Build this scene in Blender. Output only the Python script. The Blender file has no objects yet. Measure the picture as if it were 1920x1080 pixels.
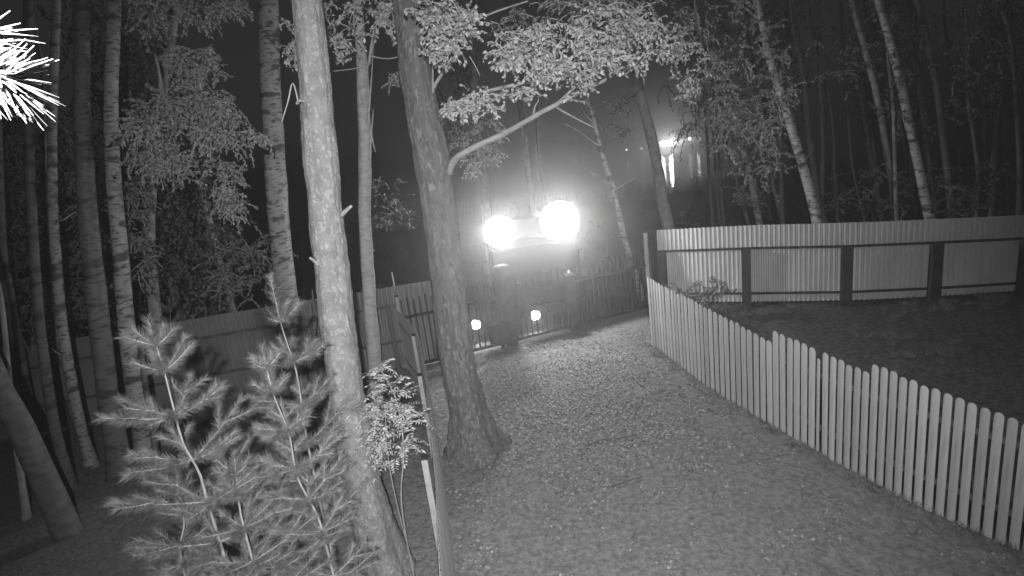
import bpy, math, random
import numpy as np
from mathutils import Vector, Matrix, noise as mnoise

random.seed(7); RNG = np.random.default_rng(7)
scene = bpy.context.scene
COL = scene.collection

# ------------------------------------------------------------------ camera
F_PX = 1000.0                       # focal length in pixels of the 1920 px wide photograph
PITCH, ROLL, CAM_H = math.radians(13.4), math.radians(7.1), 4.0
cd = bpy.data.cameras.new('camera'); cam = bpy.data.objects.new('camera', cd); COL.objects.link(cam)
cd.sensor_width = 36; cd.lens = 36*F_PX/1920; cd.clip_start = 0.05; cd.clip_end = 900
Fv = Vector((0, math.cos(PITCH), -math.sin(PITCH))); Rv = Vector((1, 0, 0)); Uv = Vector((0, math.sin(PITCH), math.cos(PITCH)))
# the picture is turned so that upright things lean left at their tops
cr = Rv*math.cos(ROLL) - Uv*math.sin(ROLL); cu = Uv*math.cos(ROLL) + Rv*math.sin(ROLL)
M = Matrix((cr, cu, -Fv)).transposed().to_4x4(); M.translation = (0, 0, CAM_H)
cam.matrix_world = M
scene.camera = cam

# ------------------------------------------------------------------ night sky, moon, exposure
world = bpy.data.worlds.new('World'); scene.world = world; world.use_nodes = True
nt = world.node_tree; nt.nodes.clear()
sky = nt.nodes.new('ShaderNodeTexSky'); sky.sky_type = 'NISHITA'; sky.sun_disc = False
sky.sun_elevation = math.radians(28); sky.sun_rotation = math.radians(150)
bw = nt.nodes.new('ShaderNodeRGBToBW'); bg = nt.nodes.new('ShaderNodeBackground'); wo = nt.nodes.new('ShaderNodeOutputWorld')
bg.inputs['Strength'].default_value = 0.0035
nt.links.new(sky.outputs[0], bw.inputs[0]); nt.links.new(bw.outputs[0], bg.inputs['Color']); nt.links.new(bg.outputs[0], wo.inputs['Surface'])
sun = bpy.data.lights.new('moon', 'SUN'); sun.energy = 0.01; sun.angle = math.radians(0.5); sun.color = (1, 1, 1)
so = bpy.data.objects.new('moon', sun); COL.objects.link(so)
so.rotation_euler = (math.radians(62), 0, math.radians(-150)); so.location = (0, 0, 20)
vs = scene.view_settings; vs.view_transform = 'Standard'; vs.look = 'None'; vs.exposure = 0; vs.gamma = 1; vs.use_curve_mapping = False
cy = scene.cycles
cy.max_bounces = 5; cy.diffuse_bounces = 2; cy.glossy_bounces = 2; cy.volume_bounces = 0; cy.transmission_bounces = 2; cy.transparent_max_bounces = 6
cy.use_denoising = True; cy.sample_clamp_indirect = 2.0

def ray(px, py):
    a = (px-960)/F_PX; b = -(py-540)/F_PX
    return Fv + Rv*(a*math.cos(ROLL)+b*math.sin(ROLL)) + Uv*(-a*math.sin(ROLL)+b*math.cos(ROLL))
def at(px, py, d):
    """world point seen in direction (px,py) of the photograph at ground distance d"""
    r = ray(px, py); t = d/math.hypot(r.x, r.y); return Vector((0, 0, CAM_H)) + r*t
def depth(p): return (p-Vector((0, 0, CAM_H))).dot(Fv)
def gz(x, y):
    s = y - (11.6 + .404*min(max(x, -2.4), 3.5)); r = 0.0
    if s > 0:
        r = -0.55*(1-math.exp(-s/4.0)) - 1.9*min(max((y-48)/12.0, 0), 1)
    if y > 226: r += 3.8*min((y-226)/7.0, 1) + 0.02*min(max(0, y-236), 60)
    return r

# the camera's own night lamp (it lights the near scene from beside the lens)
ir = bpy.data.lights.new('infrared_lamp', 'SPOT'); ir.energy = 4200; ir.spot_size = math.radians(98); ir.spot_blend = 1.0; ir.shadow_soft_size = 0.03
iro = bpy.data.objects.new('infrared_lamp', ir); COL.objects.link(iro); iro.location = (0.2, -0.85, 4.5)
iro.rotation_euler = (at(965, 600, 8)-iro.location).to_track_quat('-Z', 'Y').to_euler()

# ------------------------------------------------------------------ materials
def mat(name, c1, c2, scale=6, stretch=(1, 1, 1), rough=.85, bump=.3, bdist=.01, detail=6, metal=0, lo=.35, hi=.65, trans=0, spec=.3, vor=0):
    m = bpy.data.materials.new(name); m.use_nodes = True; n = m.node_tree; N = n.nodes; Lk = n.links
    b = N['Principled BSDF']; b.inputs['Roughness'].default_value = rough; b.inputs['Metallic'].default_value = metal
    b.inputs['Specular IOR Level'].default_value = spec
    tc = N.new('ShaderNodeTexCoord'); mp = N.new('ShaderNodeMapping'); mp.inputs['Scale'].default_value = stretch
    Lk.new(tc.outputs['Object'], mp.inputs['Vector'])
    ns = N.new('ShaderNodeTexNoise'); ns.inputs['Scale'].default_value = scale; ns.inputs['Detail'].default_value = detail
    ns.inputs['Roughness'].default_value = .62
    Lk.new(mp.outputs[0], ns.inputs['Vector'])
    rp = N.new('ShaderNodeValToRGB'); rp.color_ramp.elements[0].position = lo; rp.color_ramp.elements[1].position = hi
    rp.color_ramp.elements[0].color = (c1, c1, c1, 1); rp.color_ramp.elements[1].color = (c2, c2, c2, 1)
    Lk.new(ns.outputs['Fac'], rp.inputs[0]); Lk.new(rp.outputs[0], b.inputs['Base Color'])
    src = ns.outputs['Fac']
    if vor:
        v = N.new('ShaderNodeTexVoronoi'); v.feature = 'DISTANCE_TO_EDGE'; v.inputs['Scale'].default_value = vor
        mx = N.new('ShaderNodeMix'); mx.data_type = 'VECTOR'; mx.inputs[0].default_value = .22
        Lk.new(mp.outputs[0], mx.inputs[4]); Lk.new(ns.outputs['Color'], mx.inputs[5]); Lk.new(mx.outputs[1], v.inputs['Vector'])
        cr2 = N.new('ShaderNodeMapRange'); cr2.inputs['From Max'].default_value = .22; Lk.new(v.outputs['Distance'], cr2.inputs[0])
        ad = N.new('ShaderNodeMath'); ad.operation = 'ADD'; Lk.new(cr2.outputs[0], ad.inputs[0]); Lk.new(ns.outputs['Fac'], ad.inputs[1])
        src = ad.outputs[0]
        mm = N.new('ShaderNodeMix'); mm.data_type = 'RGBA'; mm.blend_type = 'MULTIPLY'; mm.inputs[0].default_value = .16
        Lk.new(rp.outputs[0], mm.inputs[6]); Lk.new(cr2.outputs[0], mm.inputs[7]); Lk.new(mm.outputs[2], b.inputs['Base Color'])
    if name in ('painted_picket_wood', 'galvanised_sheet'):
        oi = N.new('ShaderNodeObjectInfo'); mr = N.new('ShaderNodeMapRange'); mr.inputs['To Min'].default_value = .8; mr.inputs['To Max'].default_value = 1.08
        Lk.new(oi.outputs['Random'], mr.inputs[0]); m2 = N.new('ShaderNodeMix'); m2.data_type = 'RGBA'; m2.blend_type = 'MULTIPLY'; m2.inputs[0].default_value = 1
        Lk.new(rp.outputs[0], m2.inputs[6]); Lk.new(mr.outputs[0], m2.inputs[7]); Lk.new(m2.outputs[2], b.inputs['Base Color'])
    if bump:
        bp = N.new('ShaderNodeBump'); bp.inputs['Strength'].default_value = bump; bp.inputs['Distance'].default_value = bdist
        Lk.new(src, bp.inputs['Height']); Lk.new(bp.outputs[0], b.inputs['Normal'])
    if trans:
        out = N['Material Output']; tr = N.new('ShaderNodeBsdfTranslucent'); ms = N.new('ShaderNodeMixShader'); ms.inputs[0].default_value = trans
        Lk.new(rp.outputs[0], tr.inputs['Color']); Lk.new(b.outputs[0], ms.inputs[1]); Lk.new(tr.outputs[0], ms.inputs[2]); Lk.new(ms.outputs[0], out.inputs['Surface'])
    return m
def birch_mat(name, white, dark):
    m = mat(name, white*.72, white, scale=5, rough=.6, bump=.25, bdist=.006)
    n = m.node_tree; N = n.nodes; Lk = n.links; b = N['Principled BSDF']
    col = b.inputs['Base Color'].links[0].from_socket
    tc = N.new('ShaderNodeTexCoord')
    prev = col
    for sc, st, lo, hi in ((1, (8, 8, 34), .55, .62), (1, (2.6, 2.6, 6.5), .55, .63)):
        mp = N.new('ShaderNodeMapping'); mp.inputs['Scale'].default_value = st; Lk.new(tc.outputs['Object'], mp.inputs['Vector'])
        ns = N.new('ShaderNodeTexNoise'); ns.inputs['Scale'].default_value = sc; ns.inputs['Detail'].default_value = 4; Lk.new(mp.outputs[0], ns.inputs['Vector'])
        mr = N.new('ShaderNodeMapRange'); mr.inputs['From Min'].default_value = lo; mr.inputs['From Max'].default_value = hi; Lk.new(ns.outputs['Fac'], mr.inputs[0])
        mx = N.new('ShaderNodeMix'); mx.data_type = 'RGBA'; mx.inputs[7].default_value = (dark, dark, dark, 1)
        Lk.new(mr.outputs[0], mx.inputs[0]); Lk.new(prev, mx.inputs[6]); prev = mx.outputs[2]
    Lk.new(prev, b.inputs['Base Color'])
    return m
def emis(name, s):
    m = bpy.data.materials.new(name); m.use_nodes = True; b = m.node_tree.nodes['Principled BSDF']
    b.inputs['Base Color'].default_value = (.6, .6, .6, 1); b.inputs['Emission Color'].default_value = (1, 1, 1, 1); b.inputs['Emission Strength'].default_value = s
    return m
MT = dict(
    soil=mat('forest_soil', .11, .21, scale=15, bump=.9, bdist=.03, detail=12, lo=.38, hi=.66),
    pine=mat('flaky_pine_bark', .14, .26, scale=11, stretch=(1, 1, .7), bump=.6, bdist=.012, detail=12, vor=20, lo=.25, hi=.75),
    pine_dark=mat('furrowed_pine_bark', .11, .19, scale=16, stretch=(1, 1, .4), bump=.7, bdist=.025, detail=10, vor=15),
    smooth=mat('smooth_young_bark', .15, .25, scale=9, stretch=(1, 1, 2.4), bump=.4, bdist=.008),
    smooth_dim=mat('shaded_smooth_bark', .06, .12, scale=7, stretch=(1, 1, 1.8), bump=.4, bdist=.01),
    greybark=mat('grey_bark', .14, .28, scale=9, stretch=(1, 1, .6), bump=.6, bdist=.012),
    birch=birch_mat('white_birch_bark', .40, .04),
    birch_dim=birch_mat('shade_toned_birch_bark', .11, .035),  # darkened copy of the birch bark, dim light put into its colour
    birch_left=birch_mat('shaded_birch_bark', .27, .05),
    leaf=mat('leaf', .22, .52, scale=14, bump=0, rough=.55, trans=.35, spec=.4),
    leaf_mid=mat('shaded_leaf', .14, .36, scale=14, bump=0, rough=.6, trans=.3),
    leaf_dim=mat('shade_toned_leaf', .07, .18, scale=6, bump=0, rough=.6, trans=.3),  # leaf colour lowered to stand in for the gloom among the trees
    needle=mat('pine_needle', .13, .23, scale=10, bump=0, rough=.6, trans=.25),
    twig=mat('twig_bark', .22, .36, scale=20, bump=.3, bdist=.004),
    litter=mat('dry_fallen_leaf', .12, .33, scale=22, bump=0, rough=.6, detail=2, trans=.15, lo=.42, hi=.6),
    grass=mat('grass_blade', .10, .27, scale=7, bump=0, rough=.6, trans=.3),
    picket=mat('painted_picket_wood', .26, .40, scale=6, stretch=(4, 4, .4), bump=.4, bdist=.004, rough=.7, lo=.3, hi=.7),
    rail=mat('dark_fence_rail', .05, .10, scale=8, bump=.2),
    sheet=mat('galvanised_sheet', .45, .60, scale=2.5, stretch=(1, 1, .5), bump=.05, rough=.5, lo=.3, hi=.7, spec=.5),
    sheet_dark=mat('painted_dark_sheet', .13, .18, scale=2.5, stretch=(1, 1, .5), bump=.05, rough=.5, spec=.4),
    sheet_mid=mat('grey_sheet', .18, .25, scale=2.5, stretch=(1, 1, .5), bump=.05, rough=.5, spec=.4),
    post=mat('dark_steel_post', .03, .06, scale=7, bump=.3, spec=.1),
    paint_post=mat('pale_painted_steel', .22, .30, scale=7, bump=.1, rough=.5),
    iron=mat('black_iron', .015, .025, scale=9, bump=.1, rough=.8, spec=.1),
    dark=mat('dark_vehicle_paint', .012, .02, scale=3, bump=0, rough=.7, spec=.1),
    turf=mat('dark_turf_soil', .05, .15, scale=11, bump=.9, bdist=.03, detail=12, lo=.38, hi=.66),
    turf_blade=mat('dark_grass_blade', .06, .2, scale=7, bump=0, rough=.6, trans=.3),
    glass=mat('dark_window_glass', .01, .015, scale=3, bump=0, rough=.25, spec=.3),
    rubber=mat('tyre_rubber', .02, .035, scale=9, bump=.3),
    metal=mat('bare_metal', .4, .5, scale=9, bump=0, rough=.3, metal=1),
    wall=mat('pale_house_wall', .4, .5, scale=2, bump=0),
    lamp=emis('lamp_glass', 7), lamp_small=emis('small_lamp_glass', 9), shore=emis('shore_lamp_glass', 160), shore_dim=emis('window_light', 16), pilot=emis('pilot_light', 1.6),
)

# ------------------------------------------------------------------ helpers
def mesh_np(name, V, Fc, smooth=False):
    """V (n,3), Fc (m,k) arrays or list of lists"""
    me = bpy.data.meshes.new(name)
    if isinstance(Fc, np.ndarray):
        V = np.ascontiguousarray(V, dtype=np.float32); m, k = Fc.shape
        me.vertices.add(len(V)); me.vertices.foreach_set('co', V.ravel())
        me.loops.add(m*k); me.loops.foreach_set('vertex_index', Fc.ravel().astype(np.int32))
        me.polygons.add(m); me.polygons.foreach_set('loop_start', np.arange(0, m*k, k, dtype=np.int32))
        me.update(calc_edges=True); me.validate()
    else:
        me.from_pydata([tuple(v) for v in V], [], Fc); me.update()
    if smooth: me.polygons.foreach_set('use_smooth', [True]*len(me.polygons))
    return me
def link(name, me, m, parent=None):
    o = bpy.data.objects.new(name, me); COL.objects.link(o)
    if m is not None and me is not None and len(me.materials) == 0: me.materials.append(m)
    if parent is not None: o.parent = parent
    return o
def thing(name, label, cat, loc=(0, 0, 0), rz=0, group=None):
    o = bpy.data.objects.new(name, None); COL.objects.link(o); o.location = loc; o.rotation_euler = (0, 0, rz)
    o.empty_display_size = .2; return tag(o, label, cat, group)
def tag(o, label, cat, group=None):
    o['label'] = label; o['category'] = cat
    if group: o['group'] = group
    return o
class MB:
    def __init__(s): s.v = []; s.f = []
    def box(s, c, d, rot=None, taper=1.0):
        x, y, z = [q/2 for q in d]; n = len(s.v); R = rot if rot is not None else Matrix.Identity(3)
        for sz in (-1, 1):
            t = taper if sz > 0 else 1
            for sx, sy in ((-1, -1), (1, -1), (1, 1), (-1, 1)): s.v.append(Vector(c)+R@Vector((sx*x*t, sy*y*t, sz*z)))
        s.f += [[n, n+3, n+2, n+1], [n+4, n+5, n+6, n+7]] + [[n+i, n+(i+1) % 4, n+4+(i+1) % 4, n+4+i] for i in range(4)]
        return s
    def tube(s, P, R, k=8, cap=True, fn=None):
        n0 = len(s.v); P = [Vector(p) for p in P]
        ref = Vector((1, .1, 0)) if abs((P[-1]-P[0]).normalized().x) < .8 else Vector((0, 1, 0))
        for i, p in enumerate(P):
            t = (P[min(i+1, len(P)-1)]-P[max(i-1, 0)]).normalized(); a = (ref-t*ref.dot(t)).normalized(); b = t.cross(a)
            for j in range(k):
                th = 2*math.pi*j/k; r = R[i]
                if fn: r = r*fn(p, th, i)
                s.v.append(p+(a*math.cos(th)+b*math.sin(th))*r)
        for i in range(len(P)-1):
            for j in range(k):
                s.f.append([n0+i*k+j, n0+i*k+(j+1) % k, n0+(i+1)*k+(j+1) % k, n0+(i+1)*k+j])
        if cap:
            s.f.append([n0+j for j in range(k)][::-1]); s.f.append([n0+(len(P)-1)*k+j for j in range(k)])
        return s
    def cyl(s, a, b, r, k=16): return s.tube([a, b], [r, r], k)
    def mesh(s, name, origin=(0, 0, 0), smooth=False):
        o = Vector(origin); return mesh_np(name, [v-o for v in s.v], s.f, smooth)
def bevel(o, w=.01, seg=2):
    b = o.modifiers.new('bevel', 'BEVEL'); b.width = w; b.segments = seg; b.limit_method = 'ANGLE'; return o

# ------------------------------------------------------------------ ground, water, haze
def axis(pts):
    out = []
    for a, b, st in pts: out += list(np.arange(a, b, st))
    return out
xs = axis([(-400, -60, 40), (-60, -16, 4), (-16, -8, .5), (-8, 8, .12), (8, 18, .5), (18, 60, 4), (60, 401, 40)])
ys = axis([(-60, -4, 8), (-4, 2.5, .5), (2.5, 14, .12), (14, 30, .6), (30, 70, 3), (70, 230, 10), (230, 246, 2), (246, 480, 30)])
V = []; 
for y in ys:
    for x in xs:
        z = gz(x, y)
        if -16 < x < 18 and 0 < y < 30: z += .05*mnoise.noise(Vector((x*.5, y*.5, 3))) + .022*mnoise.noise(Vector((x*1.9, y*1.9, 7))) + .012*mnoise.noise(Vector((x*6, y*6, 1)))
        V.append((x, y, z-.02))
nx, ny = len(xs), len(ys)
I = np.arange(nx*ny).reshape(ny, nx)
Fc = np.stack([I[:-1, :-1], I[:-1, 1:], I[1:, 1:], I[1:, :-1]], -1).reshape(-1, 4)
g = link('ground', mesh_np('ground', np.array(V), Fc, True), MT['soil']); g['kind'] = 'structure'
g.data.materials.append(MT['turf'])
for p_ in g.data.polygons:
    c_ = p_.center
    if c_.x > float(np.interp(c_.y, [2.6, 4.25, 4.95, 5.75, 6.8, 8.2, 10.35, 13, 14], [5.0, 4.22, 3.9, 3.62, 3.33, 3.0, 2.72, 3.4, 3.4])) or c_.y > 16: p_.material_index = 1
wm = bpy.data.materials.new('lake_water'); wm.use_nodes = True; n = wm.node_tree; b = n.nodes['Principled BSDF']
b.inputs['Base Color'].default_value = (.015, .015, .015, 1); b.inputs['Roughness'].default_value = .06; b.inputs['IOR'].default_value = 1.33
tc = n.nodes.new('ShaderNodeTexCoord'); mp = n.nodes.new('ShaderNodeMapping'); mp.inputs['Scale'].default_value = (.5, 1.6, 1)
ns = n.nodes.new('ShaderNodeTexNoise'); ns.inputs['Scale'].default_value = 1.1; ns.inputs['Detail'].default_value = 4
bp = n.nodes.new('ShaderNodeBump'); bp.inputs['Strength'].default_value = .5; bp.inputs['Distance'].default_value = .06
n.links.new(tc.outputs['Object'], mp.inputs[0]); n.links.new(mp.outputs[0], ns.inputs[0]); n.links.new(ns.outputs[0], bp.inputs['Height']); n.links.new(bp.outputs[0], b.inputs['Normal'])
w = link('lake', MB().box((60, 150, -1.7), (780, 200, 1.0)).mesh('lake'), wm); w['kind'] = 'structure'
hz = link('haze', MB().box((0, 130, 8), (790, 400, 23)).mesh('haze'), None); hz['kind'] = 'stuff'  # volume added so the lamps get a bloom-like glow
hm = bpy.data.materials.new('lamp_glow_haze'); hm.use_nodes = True; n = hm.node_tree; n.nodes.clear()
pv = n.nodes.new('ShaderNodeVolumePrincipled'); ou = n.nodes.new('ShaderNodeOutputMaterial')
pv.inputs['Density'].default_value = .0095; pv.inputs['Color'].default_value = (.9, .9, .9, 1); pv.inputs['Anisotropy'].default_value = .86
n.links.new(pv.outputs[0], ou.inputs['Volume']); hz.data.materials.append(hm)

# ------------------------------------------------------------------ leaves and needles (arrays)
def unit(a): return a/np.maximum(np.linalg.norm(a, axis=-1, keepdims=True), 1e-9)
def leaves_mesh(name, P, D, L, W, origin=(0, 0, 0)):
    n = len(P); D = unit(D); rnd = unit(RNG.normal(size=(n, 3))); S = unit(np.cross(D, rnd)); Nn = np.cross(S, D)
    L = L[:, None]; W = W[:, None]
    a = P; b_ = P+D*L*.45+S*W*.5+Nn*W*.18; c = P+D*L-Nn*L*.12; d = P+D*L*.45-S*W*.5+Nn*W*.18
    V = np.stack([a, b_, c, d], 1).reshape(-1, 3)-np.array(origin)
    i = np.arange(n)*4
    Fc = np.concatenate([np.stack([i, i+1, i+2], 1), np.stack([i, i+2, i+3], 1)])
    return mesh_np(name, V, Fc)
def needles_mesh(name, P, D, L, W, origin=(0, 0, 0)):
    n = len(P); D = unit(D); S = unit(np.cross(D, RNG.normal(size=(n, 3))))
    c = P+D*L[:, None]+np.array([0, 0, -1.])*(L*.10)[:, None]
    V = np.stack([P-S*W[:, None]/2, P+S*W[:, None]/2, c], 1).reshape(-1, 3)-np.array(origin)
    return mesh_np(name, V, np.arange(n*3).reshape(-1, 3))
def strands(starts, n, ln, step=.035, droop=.9, spread=.5, size=.045, out=None):
    """leafy twigs hanging from the start points; returns leaf arrays and twig polylines"""
    P = []; D = []; T = []
    for _ in range(n):
        s = Vector(random.choice(starts)) + Vector((random.gauss(0, .03), random.gauss(0, .03), random.gauss(0, .03)))
        d = Vector((random.gauss(0, 1), random.gauss(0, 1), random.gauss(0, .6)))
        if out: d += Vector(out)*1.2
        d.normalize(); l = ln*random.uniform(.5, 1.2); k = max(3, int(l/step)); p = s.copy(); T.append([p.copy()])
        for i in range(k):
            d = (d + Vector((random.gauss(0, .12), random.gauss(0, .12), random.gauss(0, .12)-droop*.12))).normalized(); p = p+d*step
            sd = Vector((random.gauss(0, 1), random.gauss(0, 1), random.gauss(-.5, .7))).normalized()
            P.append(p.copy()); D.append(d*.6+sd*spread*1.6+Vector((0, 0, -.35)))
            if i % 3 == 2: T[-1].append(p.copy())
        T[-1].append(p.copy())
    P = np.array([tuple(p) for p in P]); D = np.array([tuple(p) for p in D]); L = RNG.uniform(.75, 1.3, len(P))*size
    return P, D, L, T
def smooth_path(P, sub=4):
    P = [Vector(p) for p in P]; out = []
    for i in range(len(P)-1):
        p0 = P[max(i-1, 0)]; p1 = P[i]; p2 = P[i+1]; p3 = P[min(i+2, len(P)-1)]
        for k in range(sub):
            t = k/sub; t2 = t*t; t3 = t2*t
            out.append(.5*((2*p1)+(p2-p0)*t+(2*p0-5*p1+4*p2-p3)*t2+(3*p1-p0-3*p2+p3)*t3))
    out.append(P[-1]); return out

# ------------------------------------------------------------------ trees
CROWNS = []
def make_crowns():
    for q in range(3):
        st = []
        for _ in range(26):
            th = random.uniform(0, 6.28); r = random.uniform(.1, 1.0); z = random.uniform(-1.6, 1.8)
            st.append((r*math.cos(th)*(1-abs(z)/2.6), r*math.sin(th)*(1-abs(z)/2.6), z))
        P, D, L, T = strands(st, 90, 1.0, step=.05, size=.075, droop=1.1)
        CROWNS.append(leaves_mesh('crown_leaves', P, D, L, L*.7))
make_crowns()

def trunk(px, d, lab, m, name='birch_tree', cat='tree', group=None, kseg=12, rough=.03, furrow=0, top=9.5, crown=None, stubs=0, flare=.5, sub=4, extend=True, wl=None, lean_d=0):
    """px: (x, y, width) traced down the trunk, all in photograph pixels, at ground distance d"""
    pts = [(at(x, y, d), w_) for x, y, w_ in px]
    P = [p for p, _ in pts]; R = [w_/2*depth(p)/F_PX for p, w_ in pts]
    if P[0].z < P[-1].z: P.reverse(); R.reverse()
    # down to the ground
    e = P[-1]; dr = (P[-1]-P[-2]).normalized(); g0 = gz(e.x, e.y)-.12
    if e.z > g0+.05 and dr.z < -.2:
        e2 = e+dr*((e.z-g0)/-dr.z); nst = max(1, int((e.z-g0)/.5))
        for i in range(1, nst+1): P.append(e.lerp(e2, i/nst)); R.append(R[-1])
    if extend and P[0].z < top:
        ur = ((P[0]-P[1]).normalized()+Vector((0, 0, 1.2))).normalized(); s0 = P[0]; r0 = R[0]; h = top-s0.z
        for i in range(1, 5): P.insert(0, s0+ur*(h/ur.z*i/4)); R.insert(0, r0*(1-.2*i))
    P.reverse(); R.reverse()
    base = P[0].copy(); base.z = gz(base.x, base.y)
    Ps = smooth_path(P, sub); Rs = list(np.interp(np.linspace(0, len(P)-1, len(Ps)), range(len(P)), R))
    seed = random.uniform(0, 90); foot = base.z
    def fn(p, th, i):
        h = max(0, p.z-foot); f = 1+flare*math.exp(-h/.22)
        q = 1+rough*mnoise.noise(Vector((math.cos(th)*1.3+seed, math.sin(th)*1.3, p.z*2.2)))*2
        q += rough*.9*mnoise.noise(Vector((math.cos(th)*4, math.sin(th)*4+seed, p.z*9)))
        if kseg > 40: q += .035*mnoise.noise(Vector((math.cos(th)*9, math.sin(th)*9+seed, p.z*16)))+.02*mnoise.noise(Vector((math.cos(th)*16, math.sin(th)*16+seed, p.z*30)))
        if furrow:
            fw = abs(mnoise.noise(Vector((math.cos(th)*5+seed, math.sin(th)*5, p.z*1.3))))
            q += furrow*(fw-.2)
            f += .18*math.exp(-h/.5)*math.cos(4*th+seed)
        return f*q
    t = thing(name, lab, cat, base, group=group)
    link('trunk', MB().tube(Ps, Rs, kseg, fn=fn).mesh('trunk', base, True), m, t)
    for i in range(stubs):
        k = random.randint(len(Ps)//5, len(Ps)-3); p = Ps[k]; th = random.uniform(0, 6.28)
        d_ = Vector((math.cos(th), math.sin(th)*.5, random.uniform(.1, .9))).normalized(); l = random.uniform(.08, .45)
        link('branch', MB().tube([p, p+d_*l*.5, p+d_*l+Vector((0, 0, .04))], [.014, .01, .005], 6).mesh('branch', base, True), MT['twig'], t)
    if crown is not None:
        for j, (cx, cy, cz, s) in enumerate(crown):
            c = link('crown', CROWNS[(j+len(px)) % 3], MT['leaf_dim'], t)
            tp = Ps[-1]; c.location = (tp.x+cx-base.x, tp.y+cy-base.y, tp.z+cz-base.z); c.scale = (s, s, s); c.rotation_euler = (0, 0, random.uniform(0, 6))
    t['_r'] = 0; del t['_r']
    return t, Ps, Rs, base

def branch(t, base, pix, d, w0, w1, m, name='branch', k=8, dd=None):
    ds = [d]*len(pix) if dd is None else dd
    P = smooth_path([at(x, y, q) for (x, y), q in zip(pix, ds)], 4); n = len(P)
    R = [(w0+(w1-w0)*i/(n-1))/2*depth(P[i])/F_PX for i in range(n)]
    sd = random.uniform(0, 50)
    link(name, MB().tube(P, R, k, fn=lambda p, th, i: 1+.25*mnoise.noise(Vector((p.x*7+sd, p.z*7, th)))).mesh(name, base, True), m, t)
    return P
def leafy(t, base, starts, n, ln, size=.045, m=None, name='crown', droop=.9, step=.035, spread=.5, twigs=True, out=None):
    P, D, L, T = strands([tuple(s) for s in starts], int(n*1.7), ln*.85, step=step, size=size*1.05, droop=droop*.6, spread=spread*1.3, out=out)
    link(name, leaves_mesh(name, P, D, L, L*RNG.uniform(.5, .85, len(L)), base), m or MT['leaf'], t)
    if twigs:
        mb = MB()
        for pl in T: mb.tube(pl, [.004]*len(pl), 3, cap=False)
        o = link('twigs', mb.mesh('twigs', base), MT['twig'], t); o['kind'] = 'stuff'

# the two big pines and the smooth young trunk
tA, PA, RA, bA = trunk([(575, 0, 52), (590, 150, 58), (601, 300, 62), (613, 420, 62), (622, 500, 62), (634, 620, 62), (645, 700, 62), (660, 800, 64), (678, 900, 66), (703, 1000, 72), (722, 1060, 78)], 5.0,
    'thick pale pine trunk with flaky bark, brightest of the trunks, beside the young pines', MT['pine'], 'pine_tree', kseg=64, rough=.05, furrow=.10, sub=26, stubs=0, flare=.25, crown=[(0, 0, .3, 1.2), (.5, .3, -1, .9)])
tB, PB, RB, bB = trunk([(762, 0, 50), (775, 100, 54), (790, 200, 58), (808, 300, 60), (825, 400, 62), (838, 500, 61), (848, 600, 61), (862, 700, 62), (880, 780, 66), (893, 840, 76)], 7.1,
    'broad darker pine trunk rooted in the leaf litter in front of the iron gate', MT['pine_dark'], 'pine_tree', kseg=64, rough=.05, furrow=.22, sub=24, flare=.55, crown=[(0, 0, .3, 1.2), (-.5, .3, -1, .9)])
tC, PC, RC, bC = trunk([(669, 0, 18), (676, 90, 21), (681, 180, 23), (684, 300, 24), (684, 400, 23), (690, 520, 24), (699, 640, 25), (707, 740, 27)], 8.0,
    'slim smooth grey trunk with whorls of knots between the two big pines', MT['smooth'], 'young_tree', kseg=24, rough=.07, sub=12, stubs=0, flare=.2)
for pix, w0 in ((((700, 640), (697, 645)), 6),):
    pass
branch(tA, bA, [(640, 405), (652, 392), (660, 386)], 4.9, 9, 5, MT['pine'])
branch(tA, bA, [(598, 498), (588, 488), (580, 483)], 4.9, 8, 5, MT['pine'])
branch(tA, bA, [(572, 190), (560, 190), (556, 196)], 4.9, 7, 4, MT['pine'])
branch(tA, bA, [(560, 195), (549, 155), (540, 190), (528, 230)], 5.4, 3, 2, MT['twig'])
for pix, w0 in (([(692, 120), (700, 60), (712, 10), (718, -20)], 6), ([(688, 130), (700, 85), (722, 15)], 4), ([(690, 230), (694, 180), (700, 90)], 5), ([(683, 200), (672, 150), (668, 60)], 3),
                ([(693, 300), (697, 240), (700, 205)], 5), ([(694, 235), (699, 265), (704, 285)], 4), ([(684, 125), (655, 130), (610, 135)], 2.5), ([(680, 70), (640, 45), (612, 60)], 4),
                ([(695, 105), (730, 110), (775, 98)], 3), ([(697, 470), (703, 468)], 5)):
    branch(tC, bC, pix, 7.9, w0, 1.5, MT['smooth'])
leafy(tC, bC, [at(x, y, 7.6) for x, y in ((700, 20), (720, 30), (740, 40), (660, 10), (735, 10), (665, 60), (655, 95), (745, 60), (620, 20), (610, 10), (625, 80), (618, 60))], 70, .3, size=.05, droop=1.2)
leafy(tC, bC, [at(x, y, 7.6) for x, y in ((540, 90), (550, 85), (535, 40), (545, 110), (560, 95))], 26, .22, size=.045, droop=1.2, name='crown')
leafy(tC, bC, [at(x, y, 8.6) for x, y in ((735, 150), (745, 140), (760, 145))], 22, .25, size=.04, droop=1.2, m=MT['leaf_dim'])

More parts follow.
